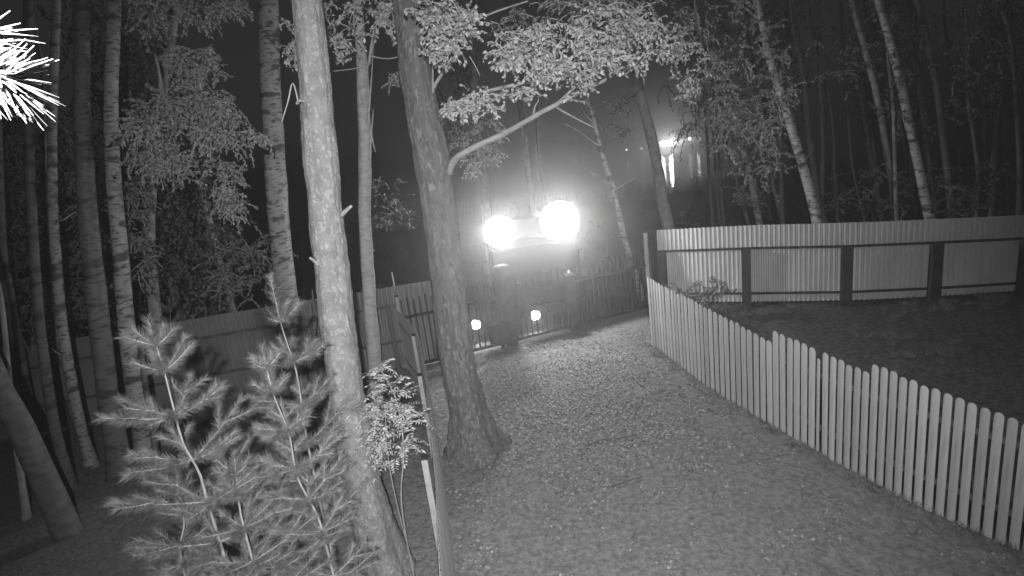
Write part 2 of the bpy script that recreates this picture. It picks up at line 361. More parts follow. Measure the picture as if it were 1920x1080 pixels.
# branches of the dark pine: rowan-like leaf sprays over the drive
bigbr = branch(tB, bB, [(842, 325), (850, 302), (878, 282), (920, 262), (965, 240), (1010, 213), (1055, 190), (1095, 168), (1135, 150), (1160, 130), (1190, 117)], 7.0, 13, 5, MT['smooth'], dd=[7.0, 6.9, 6.8, 6.8, 6.7, 6.7, 6.7, 6.7, 6.8, 6.8, 6.8])
branch(tB, bB, [(1040, 198), (1062, 178), (1080, 160), (1110, 120)], 6.7, 6, 3, MT['smooth'])
branch(tB, bB, [(1138, 148), (1145, 130), (1150, 108), (1148, 80)], 6.8, 5, 2, MT['smooth'])
branch(tB, bB, [(1000, 216), (1003, 200), (1010, 185), (998, 172)], 6.7, 4, 2, MT['smooth'])
branch(tB, bB, [(1040, 200), (1080, 222), (1120, 242)], 6.8, 3.5, 2, MT['smooth'])
b2 = branch(tB, bB, [(815, 215), (850, 195), (900, 175), (960, 160), (1020, 148), (1075, 138), (1130, 120), (1165, 105)], 7.1, 8, 4, MT['greybark'])
b3 = branch(tB, bB, [(812, 165), (840, 120), (862, 92), (876, 60)], 7.0, 7, 3, MT['greybark'])
b4 = branch(tB, bB, [(812, 175), (812, 120), (822, 60), (830, 20)], 7.0, 5, 2, MT['greybark'])
b5 = branch(tB, bB, [(815, 62), (850, 55), (890, 38), (940, 18), (990, 2)], 7.0, 6, 3, MT['greybark'])
branch(tB, bB, [(800, 45), (830, 50), (870, 52)], 6.9, 4, 2, MT['greybark'])
branch(tB, bB, [(980, 160), (990, 110), (997, 60), (1000, 30)], 6.6, 2.5, 1.5, MT['rail'])
branch(tB, bB, [(880, 105), (892, 125), (900, 142)], 6.8, 3, 1.5, MT['smooth'])
def cloud(poly, n, d, dj=.5):
    """random points inside a pixel polygon at distances round d"""
    xs_ = [p[0] for p in poly]; ys_ = [p[1] for p in poly]; out = []
    while len(out) < n:
        x = random.uniform(min(xs_), max(xs_)); y = random.uniform(min(ys_), max(ys_)); c = False; j = len(poly)-1
        for i in range(len(poly)):
            xi, yi = poly[i]; xj, yj = poly[j]
            if (yi > y) != (yj > y) and x < (xj-xi)*(y-yi)/(yj-yi)+xi: c = not c
            j = i
        if c: out.append(at(x, y, d+random.uniform(-dj, dj)))
    return out
leafy(tB, bB, cloud([(930, 85), (1000, 40), (1110, 55), (1150, 110), (1110, 135), (1010, 150), (940, 140)], 60, 6.3, .35), 260, .24, size=.048, droop=1.3, step=.026)
leafy(tB, bB, cloud([(1080, 20), (1180, 10), (1240, 60), (1240, 120), (1150, 120), (1090, 90)], 45, 6.9, .4), 190, .26, size=.046, droop=1.2, step=.03)
leafy(tB, bB, cloud([(795, 5), (880, 0), (900, 30), (860, 80), (800, 70)], 40, 6.4, .3), 150, .24, size=.048, droop=1.2, step=.026)
leafy(tB, bB, cloud([(800, 80), (830, 80), (870, 85), (840, 110), (805, 105)], 16, 6.5, .2), 40, .18, size=.045, droop=1.4, step=.026)
leafy(tB, bB, cloud([(830, 195), (880, 175), (960, 165), (920, 205), (840, 215)], 30, 6.5, .3), 75, .17, size=.045, droop=1.2, step=.026)
leafy(tB, bB, cloud([(960, 170), (1000, 165), (1010, 180), (970, 185)], 8, 6.4, .1), 20, .12, size=.045, droop=1.2, step=.026)
leafy(tB, bB, cloud([(1050, 150), (1110, 145), (1095, 175), (1060, 180)], 12, 6.5, .2), 26, .15, size=.043, droop=1.2, step=.028)
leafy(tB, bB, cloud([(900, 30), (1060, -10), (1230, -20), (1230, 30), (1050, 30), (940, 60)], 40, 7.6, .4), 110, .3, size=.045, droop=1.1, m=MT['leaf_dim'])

# ---- birches on the left
def T(*a, **k): return trunk(*a, **k)[0]
GL = 'birches on the dark left side'
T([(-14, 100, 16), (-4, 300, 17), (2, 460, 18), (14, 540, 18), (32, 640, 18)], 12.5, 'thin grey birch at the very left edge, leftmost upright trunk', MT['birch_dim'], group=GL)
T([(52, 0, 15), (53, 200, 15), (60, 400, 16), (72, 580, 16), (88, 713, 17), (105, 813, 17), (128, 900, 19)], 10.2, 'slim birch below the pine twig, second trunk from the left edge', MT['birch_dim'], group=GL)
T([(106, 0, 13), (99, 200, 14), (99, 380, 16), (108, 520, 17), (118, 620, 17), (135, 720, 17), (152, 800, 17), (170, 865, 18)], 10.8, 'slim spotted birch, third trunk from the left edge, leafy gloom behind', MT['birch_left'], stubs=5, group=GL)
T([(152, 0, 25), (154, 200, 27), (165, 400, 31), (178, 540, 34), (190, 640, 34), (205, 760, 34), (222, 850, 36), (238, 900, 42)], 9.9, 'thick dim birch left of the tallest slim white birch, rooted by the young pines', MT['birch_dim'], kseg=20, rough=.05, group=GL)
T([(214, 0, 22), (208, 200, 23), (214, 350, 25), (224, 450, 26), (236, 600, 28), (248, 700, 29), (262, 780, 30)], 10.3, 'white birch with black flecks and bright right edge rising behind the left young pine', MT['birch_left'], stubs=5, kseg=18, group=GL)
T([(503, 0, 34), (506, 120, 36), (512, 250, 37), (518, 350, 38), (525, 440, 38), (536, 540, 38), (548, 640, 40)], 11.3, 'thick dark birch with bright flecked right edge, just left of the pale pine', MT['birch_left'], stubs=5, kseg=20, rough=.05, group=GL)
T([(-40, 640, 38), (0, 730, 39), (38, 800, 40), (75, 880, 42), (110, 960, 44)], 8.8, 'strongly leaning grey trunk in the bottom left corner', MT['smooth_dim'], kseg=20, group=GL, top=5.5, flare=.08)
T([(2, 560, 8), (14, 680, 9), (28, 820, 10), (40, 900, 11)], 9.8, 'very thin dark sapling stem behind the leaning trunk', MT['greybark'], 'thin_tree', group=GL, top=5)
T([(80, 130, 6), (84, 260, 7), (90, 420, 8), (98, 560, 8), (112, 700, 9)], 13.5, 'very thin dim stem between the second and third birch', MT['greybark'], 'thin_tree', group=GL, top=8)
T([(262, 640, 9), (272, 720, 9), (283, 790, 10)], 9.6, 'short thin pale stem hidden behind the left young pine', MT['birch_dim'], 'thin_tree', group=GL, top=2.2)
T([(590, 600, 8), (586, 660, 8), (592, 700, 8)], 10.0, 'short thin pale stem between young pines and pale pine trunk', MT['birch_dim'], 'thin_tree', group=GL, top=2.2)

# leafy birch boughs hanging on the left
tl, Pl, Rl, bl_ = trunk([(330, -30, 16), (322, 60, 17), (300, 200, 18), (285, 330, 19), (280, 460, 20), (292, 600, 22)], 13.0,
    'leafy birch whose drooping boughs fill the space between the left birches and the pale pine', MT['greybark'], group=GL)
branch(tl, bl_, [(228, 268), (262, 258), (300, 246), (335, 238), (365, 245)], 9.4, 6, 3, MT['smooth'])
branch(tl, bl_, [(290, 100), (300, 150), (297, 190)], 10.5, 6, 3, MT['greybark'])
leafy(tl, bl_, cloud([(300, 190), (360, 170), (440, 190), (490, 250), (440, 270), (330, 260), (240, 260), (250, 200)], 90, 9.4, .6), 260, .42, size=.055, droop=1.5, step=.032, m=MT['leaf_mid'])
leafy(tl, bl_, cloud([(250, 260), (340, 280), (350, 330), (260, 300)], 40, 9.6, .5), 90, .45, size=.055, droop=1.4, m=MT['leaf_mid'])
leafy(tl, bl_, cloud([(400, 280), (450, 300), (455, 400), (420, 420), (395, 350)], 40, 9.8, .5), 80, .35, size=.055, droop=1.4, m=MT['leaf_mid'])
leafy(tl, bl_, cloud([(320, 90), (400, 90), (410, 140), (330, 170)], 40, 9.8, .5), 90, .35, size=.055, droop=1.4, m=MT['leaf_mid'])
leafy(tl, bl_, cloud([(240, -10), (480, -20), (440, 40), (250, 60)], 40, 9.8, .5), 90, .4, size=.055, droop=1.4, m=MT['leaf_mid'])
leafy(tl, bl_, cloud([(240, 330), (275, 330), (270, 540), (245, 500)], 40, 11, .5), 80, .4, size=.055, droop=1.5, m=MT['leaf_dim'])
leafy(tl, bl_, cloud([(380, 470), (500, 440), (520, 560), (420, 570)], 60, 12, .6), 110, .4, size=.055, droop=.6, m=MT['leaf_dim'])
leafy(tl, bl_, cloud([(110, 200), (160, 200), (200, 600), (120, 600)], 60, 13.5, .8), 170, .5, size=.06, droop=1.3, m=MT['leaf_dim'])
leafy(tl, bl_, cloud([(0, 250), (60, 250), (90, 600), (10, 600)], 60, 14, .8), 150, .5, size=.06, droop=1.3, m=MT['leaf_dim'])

# ---- trunks in the middle and on the right
GM = 'trunks beyond the iron gate'
T([(968, 150, 9), (978, 220, 10), (986, 280, 12), (993, 340, 13), (1000, 420, 13)], 19, 'hazy thin trunk above the left roof lamp, right of the pair behind the long branch', MT['birch_dim'], group=GM)
T([(893, 180, 18), (898, 260, 20), (905, 320, 20), (912, 390, 20)], 20, 'hazy wide trunk just right of the dark pine, left of the roof lamps', MT['greybark'], 'forest_tree', group=GM)
T([(1005, 200, 6), (1010, 280, 7), (1018, 350, 8)], 24, 'very faint thin trunk in the haze above the right roof lamp', MT['greybark'], 'forest_tree', group=GM)
t5, P5, R5, b5_ = trunk([(1088, 130, 7), (1100, 180, 8), (1114, 230, 9), (1132, 300, 10), (1148, 350, 10), (1160, 400, 10), (1172, 450, 11), (1190, 510, 12)], 14.5, 'slender birch with bare side twigs leaning left, right of the roof lamps', MT['birch'], group=GM, rough=.06)
for pix in ([(1146, 345), (1110, 325), (1080, 302)], [(1125, 275), (1090, 250), (1060, 232)], [(1112, 228), (1098, 215), (1088, 190)], [(1150, 360), (1170, 345), (1190, 335)]):
    branch(t5, b5_, pix, 14.3, 4, 2, MT['twig'])
leafy(t5, b5_, cloud([(1130, 195), (1180, 180), (1190, 210), (1140, 215)], 14, 14, .3), 22, .3, size=.06, m=MT['leaf_dim'])
leafy(t5, b5_, cloud([(1130, 235), (1200, 228), (1180, 250)], 14, 14, .3), 18, .3, size=.06, m=MT['leaf_dim'])
T([(1180, 80, 17), (1188, 130, 18), (1203, 190, 19), (1217, 240, 20), (1230, 300, 20), (1241, 370, 21), (1256, 440, 22)], 15.5, 'sturdy grey trunk passing just left of the bright lamp across the lake', MT['greybark'], 'forest_tree', group=GM, rough=.05)
t7, P7, R7, b7_ = trunk([(1312, 50, 7), (1330, 90, 8), (1348, 140, 8), (1364, 185, 9), (1383, 250, 10), (1403, 315, 11), (1415, 375, 12), (1424, 420, 12)], 16.5, 'thin birch among loose leaves, first trunk behind the left end of the sheet fence', MT['birch'], group=GM)
leafy(t7, b7_, cloud([(1240, 40), (1310, 70), (1330, 140), (1300, 160), (1250, 100)], 40, 9, .6), 50, .24, size=.05, droop=1.3)
leafy(t7, b7_, cloud([(1330, 150), (1420, 180), (1440, 280), (1340, 250)], 50, 12, 1), 90, .4, size=.055, m=MT['leaf_dim'], droop=1.2)
leafy(t7, b7_, cloud([(1270, 140), (1310, 150), (1300, 190), (1275, 190)], 20, 10, .5), 26, .18, size=.05)
T([(1362, 270, 6), (1378, 330, 7), (1392, 380, 7), (1403, 420, 7)], 22, 'faint thin trunk left of the first birch behind the sheet fence', MT['greybark'], 'forest_tree', group=GM)
GC_ = 'leafy forest trees filling the dark background'
GR = 'trunks behind the galvanised sheet fence'
T([(1418, 0, 12), (1430, 45, 14), (1441, 100, 15), (1463, 170, 16), (1487, 250, 16), (1508, 320, 17), (1522, 370, 18), (1532, 415, 19)], 15.5, 'bright leaning white birch, whitest trunk at the top right of the lake', MT['birch'], stubs=5, kseg=14, group=GR)
T([(1486, 50, 9), (1500, 110, 10), (1510, 180, 11), (1516, 250, 12), (1524, 310, 12), (1534, 370, 12), (1545, 415, 13)], 17, 'slimmer birch crossing close behind the bright leaning birch', MT['birch_dim'], group=GR)
T([(1538, 140, 6), (1541, 220, 7), (1542, 300, 8), (1540, 400, 8)], 22, 'straight upright thin trunk right of the crossing birches', MT['greybark'], 'forest_tree', group=GR)
T([(1447, 330, 6), (1455, 370, 6), (1467, 415, 7)], 20, 'short faint stem left of the bright leaning birch', MT['greybark'], 'forest_tree', group=GR)
T([(1462, 170, 7), (1478, 250, 8), (1495, 340, 9), (1512, 415, 9)], 23, 'dim trunk running parallel just left of the bright leaning birch', MT['greybark'], 'forest_tree', group=GR)
T([(1583, 60, 7), (1603, 140, 8), (1618, 200, 9), (1628, 270, 9), (1638, 330, 9), (1652, 410, 10)], 19, 'dim thin birch, left one of the close pair in the middle of the fence', MT['birch_dim'], group=GR)
T([(1596, 0, 10), (1612, 60, 11), (1632, 130, 12), (1648, 200, 12), (1660, 270, 12), (1672, 340, 12), (1680, 415, 13)], 17, 'dim straight trunk, right one of the close pair in the middle of the fence', MT['greybark'], 'forest_tree', group=GR)
T([(1596, 300, 5), (1608, 360, 5), (1622, 415, 5)], 22, 'very thin stem left of the close pair of dim trunks', MT['greybark'], 'forest_tree', group=GR)
T([(1646, 0, 12), (1664, 60, 13), (1680, 120, 14), (1694, 180, 15), (1706, 240, 15), (1720, 300, 15), (1732, 360, 16), (1744, 412, 17)], 15.5, 'speckled white birch leaning left, above the third fence post', MT['birch'], stubs=5, kseg=14, group=GR)
T([(1720, 0, 10), (1738, 70, 11), (1752, 140, 12), (1764, 220, 12), (1772, 290, 12), (1780, 350, 13), (1786, 412, 14)], 17, 'dimmer birch right of the speckled white birch', MT['birch_dim'], group=GR)
T([(1722, 160, 6), (1732, 230, 7), (1742, 310, 8), (1754, 408, 8)], 21, 'faint thin trunk between the speckled birch and the dimmer birch', MT['greybark'], 'forest_tree', group=GR)
T([(1815, 190, 6), (1826, 260, 6), (1834, 330, 7), (1830, 408, 7)], 20, 'crooked faint stem left of the last pale birch', MT['greybark'], 'forest_tree', group=GR)
T([(1868, 0, 7), (1888, 40, 8), (1900, 110, 8), (1906, 190, 9), (1911, 280, 9), (1912, 350, 9), (1909, 408, 9)], 16.5, 'pale thin birch at the right edge, rightmost of the trunks', MT['birch_dim'], group=GR, stubs=2)
T([(1670, 140, 5), (1690, 240, 6), (1700, 330, 6), (1712, 408, 7)], 25, 'thin distant stem left of the speckled white birch', MT['greybark'], 'forest_tree', group=GR)
for k in range(10):
    x0 = (1330, 1350, 1440, 1520, 1565, 1635, 1708, 1800, 1850, 1885)[k]; dd_ = 24+3*(k % 4)
    T([(x0-20-(k*37) % 25, 40, 5), (x0-8, 200, 5.5), (x0, 330, 6), (x0+6, 415, 6)], dd_, 'one of the barely visible thin trunks deep in the forest behind the sheet fence', MT['greybark'], 'forest_tree', group='barely visible trunks deep in the right forest', kseg=7)
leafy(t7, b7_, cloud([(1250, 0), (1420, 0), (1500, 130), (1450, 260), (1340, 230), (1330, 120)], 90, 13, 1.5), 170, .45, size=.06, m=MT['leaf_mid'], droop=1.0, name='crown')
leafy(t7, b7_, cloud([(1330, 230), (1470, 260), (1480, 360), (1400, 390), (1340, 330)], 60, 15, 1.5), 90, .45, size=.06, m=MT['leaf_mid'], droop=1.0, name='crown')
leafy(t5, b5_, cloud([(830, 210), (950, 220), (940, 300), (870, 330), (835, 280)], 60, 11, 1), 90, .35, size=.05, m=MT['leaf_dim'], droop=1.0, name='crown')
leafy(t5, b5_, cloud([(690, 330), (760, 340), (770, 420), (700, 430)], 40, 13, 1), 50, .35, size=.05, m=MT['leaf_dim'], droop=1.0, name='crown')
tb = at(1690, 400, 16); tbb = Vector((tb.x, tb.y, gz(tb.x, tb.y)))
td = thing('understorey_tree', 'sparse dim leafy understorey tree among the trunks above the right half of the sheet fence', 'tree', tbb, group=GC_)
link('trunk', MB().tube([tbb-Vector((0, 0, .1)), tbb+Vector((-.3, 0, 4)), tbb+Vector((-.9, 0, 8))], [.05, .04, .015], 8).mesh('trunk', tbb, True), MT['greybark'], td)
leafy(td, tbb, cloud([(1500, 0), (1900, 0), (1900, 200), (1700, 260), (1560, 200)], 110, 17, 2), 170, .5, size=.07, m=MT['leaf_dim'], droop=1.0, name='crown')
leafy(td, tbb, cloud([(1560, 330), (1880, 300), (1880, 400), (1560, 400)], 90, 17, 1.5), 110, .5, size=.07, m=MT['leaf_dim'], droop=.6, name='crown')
# loose crowns high in the forest
kk = 0
GC = 'leafy forest trees filling the dark background'
labs = ['dim leafy tree behind the left fence, between the dark birch and the pale pine', 'leafy crown in the dark at the top left corner behind the first birches',
        'dark leafy tree behind the left fence under the drooping boughs', 'leafy tree in the haze behind the long curved branch', 'leafy tree hanging over the lake lamp',
        'dark crown behind the bright leaning birch', 'dark crown between the close pair and the speckled birch', 'dark leafy tree at the far right behind the fence']
for (px, py, d, w_), lab in zip(((450, 640, 15, 14), (40, 650, 16, 14), (350, 640, 17, 12), (930, 480, 24, 12), (1350, 430, 26, 10), (1470, 420, 20, 10), (1640, 415, 22, 10), (1860, 412, 20, 10)), labs):
    p0 = at(px, py, d); b0 = Vector((p0.x, p0.y, gz(p0.x, p0.y))); t = thing('leafy_tree', lab, 'tree', b0, group=GC)
    h = random.uniform(8, 10); lean = -.8 if px > 700 else 0
    link('trunk', MB().tube([b0+Vector((0, 0, -.1)), b0+Vector((lean*.2, 0, h*.5)), b0+Vector((lean, 0, h))], [w_*.008, w_*.006, .02], 8).mesh('trunk', b0, True), MT['greybark'], t)
    for j in range(5 if px < 700 else 3):
        c = link('crown', CROWNS[(j+kk) % 3], MT['leaf_dim'], t); s = random.uniform(1.0, 1.5)
        c.location = (lean*.6+random.uniform(-1.1, 1.1), random.uniform(-.8, .8), (2.2 if px < 700 else 6.5)+j*1.5); c.scale = (s, s, s); c.rotation_euler = (0, 0, random.uniform(0, 6))
    kk += 1
# thicket behind the left fence (spruce-like)
p0 = at(318, 620, 13.5); b0 = Vector((p0.x, p0.y, gz(p0.x, p0.y)))

# ------------------------------------------------------------------ young pines
def young_pine(stem_px, d, lab, h_levels, lmax, seed, nper=5, extra=0, dens=1.0):
    random.seed(seed)
    pts = [at(x, y, d+q) for x, y, q in stem_px]
    e = pts[-1]; dr = (pts[-1]-pts[-2]).normalized()
    if e.z > 0: pts.append(e+Vector((dr.x*.25, 0, -1)).normalized()*(e.z+.05))
    pts = [q+Vector((random.gauss(0, .012), random.gauss(0, .012), 0)) if 0 < k_ else q for k_, q in enumerate(pts)]
    P = smooth_path(pts, 6); n = len(P); base = Vector((P[-1].x, P[-1].y, 0))
    t = thing('young_pine', lab, 'young pine', base, group='young pines at the foot of the pale pine')
    R = [.003+.009*i/n for i in range(n)]
    link('stem', MB().tube(P[::-1], R[::-1], 8, fn=lambda p, th, i: 1+.35*mnoise.noise(Vector((p.z*14, seed, th)))).mesh('stem', base, True), MT['greybark'], t)
    total = sum((P[i+1]-P[i]).length for i in range(n-1))
    def along(s):
        a = 0
        for i in range(n-1):
            l = (P[i+1]-P[i]).length
            if a+l >= s: return P[i].lerp(P[i+1], (s-a)/l)
            a += l
        return P[-1]
    def shoot(a, bpt, par_t, rad):
        ln = (bpt-a).length; mid = a.lerp(bpt, .5)+Vector((0, 0, -.03*ln)); pl = smooth_path([a, mid, bpt], 4)
        br = link('branch', MB().tube(pl, list(np.linspace(rad, .002, len(pl))), 5, cap=False).mesh('branch', base), MT['twig'], par_t)
        m = int(ln*1500*dens); u = RNG.uniform(.06, 1.0, m); pa = np.array([tuple(p) for p in pl]); idx = u*(len(pl)-1); i0 = np.clip(idx.astype(int), 0, len(pl)-2); fr = (idx-i0)[:, None]
        Q = pa[i0]*(1-fr)+pa[i0+1]*fr; ax = unit((pa[i0+1]-pa[i0])); rn = unit(np.cross(ax, RNG.normal(size=(m, 3))))
        sp = (1.0-.55*u)[:, None]
        D = ax*.7+rn*sp*1.1+np.array([0, 0, .1])
        o = link('needles', needles_mesh('needles', Q, D, RNG.uniform(.05, .085, m), np.full(m, .0021), base), MT['needle'], br)
    # leader
    shoot(along(.30), P[0]+Vector((0, 0, .02)), t, .004)
    for lv, hs in enumerate(h_levels):
        if hs > total: break
        a = along(hs); L = lmax*min(1, .22+hs/1.5)
        k = nper; off = random.uniform(0, 6.28)
        for j in range(k):
            th = off+6.283*j/k+random.uniform(-.25, .25); up = .75 if hs < .5 else .45
            dirv = Vector((math.cos(th), math.sin(th), up)).normalized(); l = L*random.uniform(.7, 1.1); tip = a+dirv*l
            shoot(a, tip, t, .004)
            if hs > .55:
                for sgn in (-1, 1):
                    q = a+dirv*l*random.uniform(.35, .6); sd = Vector((-math.sin(th), math.cos(th), .25)).normalized()*sgn
                    shoot(q, q+(dirv+sd*.8).normalized()*l*.42, t, .003)
    return t
young_pine([(279, 605, 0), (300, 680, 0), (325, 760, .0), (345, 830, 0), (368, 890, 0), (396, 968, 0)], 4.0, 'left young pine with a pointed top, in front of the dim thick birch', [.16, .34, .66, .98, 1.32, 1.65, 2.0], .56, 3)
young_pine([(492, 655, 0), (517, 735, 0), (542, 808, 0), (561, 891, 0), (592, 969, 0), (617, 1058, 0)], 3.9, 'front right young pine close to the pale pine, shorter of the touching pair', [.14, .32, .62, .92, 1.2, 1.5, 1.9], .42, 5)
young_pine([(508, 524, 0), (530, 610, 0), (550, 697, 0), (564, 769, 0), (580, 850, 0)], 4.6, 'tallest young pine, its thin leader crossing the top of the left fence', [.36, .72, 1.1, 1.45, 1.8, 2.2], .5, 9)
young_pine([(440, 860, 0), (452, 940, 0), (470, 1030, 0)], 3.9, 'low bushy young pine at the bottom between the two stems', [.12, .3, .52, .8, 1.1], .62, 12, nper=6)
young_pine([(330, 900, 0), (340, 980, 0), (350, 1060, 0)], 4.6, 'low dim young pine at the bottom left under the pointed one', [.12, .3, .55, .85, 1.1], .55, 14, nper=6, dens=.8)
young_pine([(318, 560, 0), (322, 600, 0), (326, 640, 0)], 12.5, 'small faint pine showing over the top of the left fence', [.2, .5, .8, 1.1, 1.4], .6, 17, nper=5, dens=1.2)

# the twig of needles close to the lens
tw = thing('pine_twig', 'glaring white pine twig with long needles poking in at the top left corner', 'pine twig', at(-60, 160, .62))
bt = tw.location.copy()
def puff(pl, m, lo, hi, name):
    pa = np.array([tuple(p) for p in pl]); u = RNG.uniform(0, 1, m); idx = u*(len(pl)-1); i0 = np.clip(idx.astype(int), 0, len(pl)-2); fr = (idx-i0)[:, None]
    Q = pa[i0]*(1-fr)+pa[i0+1]*fr; ax = unit(pa[i0+1]-pa[i0]); rn = unit(np.cross(ax, RNG.normal(size=(m, 3))))
    mb = MB()
    for q, a_, r_ in zip(Q, ax, rn):
        d_ = Vector(a_*RNG.uniform(.45, 1.1)+r_*.8).normalized(); l = random.uniform(lo, hi); q = Vector(q)
        mb.tube([q, q+d_*l*.5, q+d_*l+Vector((0, 0, -.002))], [.0008, .0009, .0004], 4)
    link(name, mb.mesh(name, bt, True), MT['needle'], tw)
s1 = smooth_path([at(-80, 130, .62), at(-40, 138, .62), at(8, 148, .61)], 4); s2 = smooth_path([at(-90, 110, .64), at(-60, 85, .64), at(-30, 62, .64)], 4)
link('stem', MB().tube(s1, [.0035]*len(s1), 8).mesh('stem', bt, True), MT['twig'], tw); link('stem', MB().tube(s2, [.003]*len(s2), 8).mesh('stem', bt, True), MT['twig'], tw)
puff(s1, 190, .026, .045, 'needles'); puff(s2, 130, .024, .042, 'needles')
random.seed(21)

# rowan sapling with feathery leaves
base = Vector((at(775, 1075, 4.85).x, at(775, 1075, 4.85).y, 0)); tr = thing('rowan_sapling', 'small rowan sapling with feathery bright leaves between pale pine and sheet fence', 'sapling', base)
P = smooth_path([base-Vector((0, 0, .05)), at(762, 1010, 4.85), at(752, 930, 4.85), at(757, 850, 4.85), at(750, 780, 4.9), at(735, 730, 4.9), at(712, 690, 4.9)], 4)
link('stem', MB().tube(P, list(np.linspace(.011, .004, len(P))), 8).mesh('stem', base, True), MT['smooth'], tr)
P2 = smooth_path([base+Vector((.02, 0, 0)), at(748, 960, 4.8), at(728, 860, 4.8), at(722, 760, 4.8)], 4)
link('stem', MB().tube(P2, list(np.linspace(.007, .003, len(P2))), 8).mesh('stem', base, True), MT['smooth'], tr)
def compound(p, d, ln):
    d = d.normalized(); PP = []; DD = []; LL = []; pl = [p.copy()]; sd = d.cross(Vector((0, 0, 1)))
    if sd.length < .1: sd = Vector((1, 0, 0))
    sd.normalize(); q = p.copy(); n_ = 7
    for i in range(n_):
        d = (d+Vector((0, 0, -.11))).normalized(); q = q+d*ln/n_; pl.append(q.copy())
        for s_ in (-1, 1): PP.append(tuple(q)); DD.append(tuple(d*.45+sd*s_+Vector((0, 0, -.3)))); LL.append(ln*.26*(1-.05*i))
    PP.append(tuple(q)); DD.append(tuple(d)); LL.append(ln*.26); return PP, DD, LL, pl
fr_i = 0
for i in range(125):
    s = random.choice(cloud([(690, 700), (745, 720), (788, 765), (770, 850), (740, 880), (700, 850), (688, 760)], 1, 4.85, .16)) if i > 8 else at(random.choice((705, 712, 700, 722)), random.uniform(685, 720), 4.85)
    th = random.uniform(0, 6.28); a, b_, c_, pl = compound(s, Vector((math.cos(th), math.sin(th), random.uniform(.0, .6))), random.uniform(.15, .24))
    o = link('leaf', leaves_mesh('leaf', np.array(a), np.array(b_), np.array(c_), np.array(c_)*.36, base), MT['leaf'], tr)

# ------------------------------------------------------------------ picket fence
pb = [(2.72, 10.35), (3.0, 8.2), (3.33, 6.8), (3.62, 5.75), (3.9, 4.95), (4.22, 4.25), (5.0, 2.6), (5.9, .9)]
Ls = [0]
for i in range(len(pb)-1): Ls.append(Ls[-1]+math.dist(pb[i], pb[i+1]))
def ppos(s): return float(np.interp(s, Ls, [p[0] for p in pb])), float(np.interp(s, Ls, [p[1] for p in pb]))
pf = thing('picket_fence', 'pale round-topped picket fence running along the right side of the leafy drive', 'fence', (2.72, 10.35, 0))
def picket_mesh(w_, h=1.0, t=.008, crown=.008):
    n_ = 8; V = []
    for sd in (0, 1):
        for i in range(n_+1):
            u = -1+2*i/n_; x = u*w_/2; y = -t/2-crown*(1-u*u) if sd == 0 else t/2-crown*(1-u*u)
            V += [(x, y, 0), (x, y, h-w_*.42*(1-math.sqrt(max(0, 1-u*u))))]
    k = 2*(n_+1); F_ = []
    for i in range(n_):
        a = 2*i; F_ += [[a, a+2, a+3, a+1], [k+a+2, k+a, k+a+1, k+a+3], [a+1, a+3, k+a+3, k+a+1]]
    F_ += [[0, 1, k+1, k], [k-2, 2*k-2, 2*k-1, k-1]]
    return mesh_np('picket', V, F_)
pm = {w_: picket_mesh(w_) for w_ in (.094, .09, .074)}
svals = []; s = 0.03
while s < 3.70: svals.append((s, .094, np.interp(s, [0, .97, 1.85, 2.47, 2.97, 3.32, 3.61], [1.44, 1.41, 1.42, 1.38, 1.33, 1.3, 1.26]))); s += .1305
s = 3.80
while s < 4.42: svals.append((s, .09, np.interp(s, [3.76, 4.36], [1.43, 1.38]))); s += .118
svals.append((4.485, .05, 1.27))
k = 0; s = 4.59
while s < 9.6: svals.append((s, .074, 1.43-.22*((k-6) % 20)/19 if k >= 6 else 1.375-.075*k/5)); k += 1; s += .0995
for s, w_, h in svals:
    x, y = ppos(s); x2, y2 = ppos(s+.05); rz = math.atan2(y2-y, x2-x)
    o = link('picket', pm.get(w_, pm[.074]), MT['picket'], pf)
    o.location = (x-2.72, y-10.35, -.02+random.uniform(-.008, .008)); o.scale = (1 if w_ > .06 else .55, 1, h+random.uniform(-.006, .01))
    o.rotation_euler = (random.gauss(0, .003), random.gauss(0, .0015), rz+random.gauss(0, .015))
def along_rail(z, off, t=.035, hgt=.06):
    for i in range(len(pb)-1):
        a = Vector((*pb[i], z)); b_ = Vector((*pb[i+1], z)); d_ = (b_-a).normalized(); nn = Vector((-d_.y, d_.x, 0))
        if nn.x < 0: nn = -nn
        R = Matrix((d_, nn, Vector((0, 0, 1)))).transposed()
        link('rail', MB().box((a+b_)/2+nn*off, ((b_-a).length, t, hgt), R).mesh('rail', (2.72, 10.35, 0)), MT['rail'], pf)
along_rail(.32, .031); along_rail(1.02, .031)
for s in (.06, 1.9, 3.7, 4.5, 5.9, 7.6, 9.3):
    x, y = ppos(s); bevel(link('post', MB().box((x+.085, y+.02, .56), (.06, .06, 1.2)).mesh('post', (2.72, 10.35, 0)), MT['post'], pf), .006)

# ------------------------------------------------------------------ corrugated sheet fences
def corr_mesh(wd, h, pitch=.1, dep=.05, t=.004, h2=None):
    h2 = h if h2 is None else h2
    n_ = round(wd/pitch); pr = []
    for i in range(n_):
        x0 = i*pitch; pr += [(x0, 0), (x0+pitch*.30, 0), (x0+pitch*.56, dep), (x0+pitch*.74, dep)]
    pr.append((wd, 0)); V = []; F_ = []
    for zz in (0, h):
        for x, y in pr: V.append((x, y, zz and h+(h2-h)*x/wd))
        for x, y in pr: V.append((x, y+t, zz and h+(h2-h)*x/wd))
    k = len(pr)
    for i in range(k-1):
        F_ += [[i, i+1, 2*k+i+1, 2*k+i], [k+i+1, k+i, 3*k+i, 3*k+i+1], [2*k+i, 2*k+i+1, 3*k+i+1, 3*k+i]]
    F_ += [[0, 2*k, 3*k, k], [k-1, 2*k-1, 4*k-1, 3*k-1]]
    return mesh_np('sheet', V, F_)
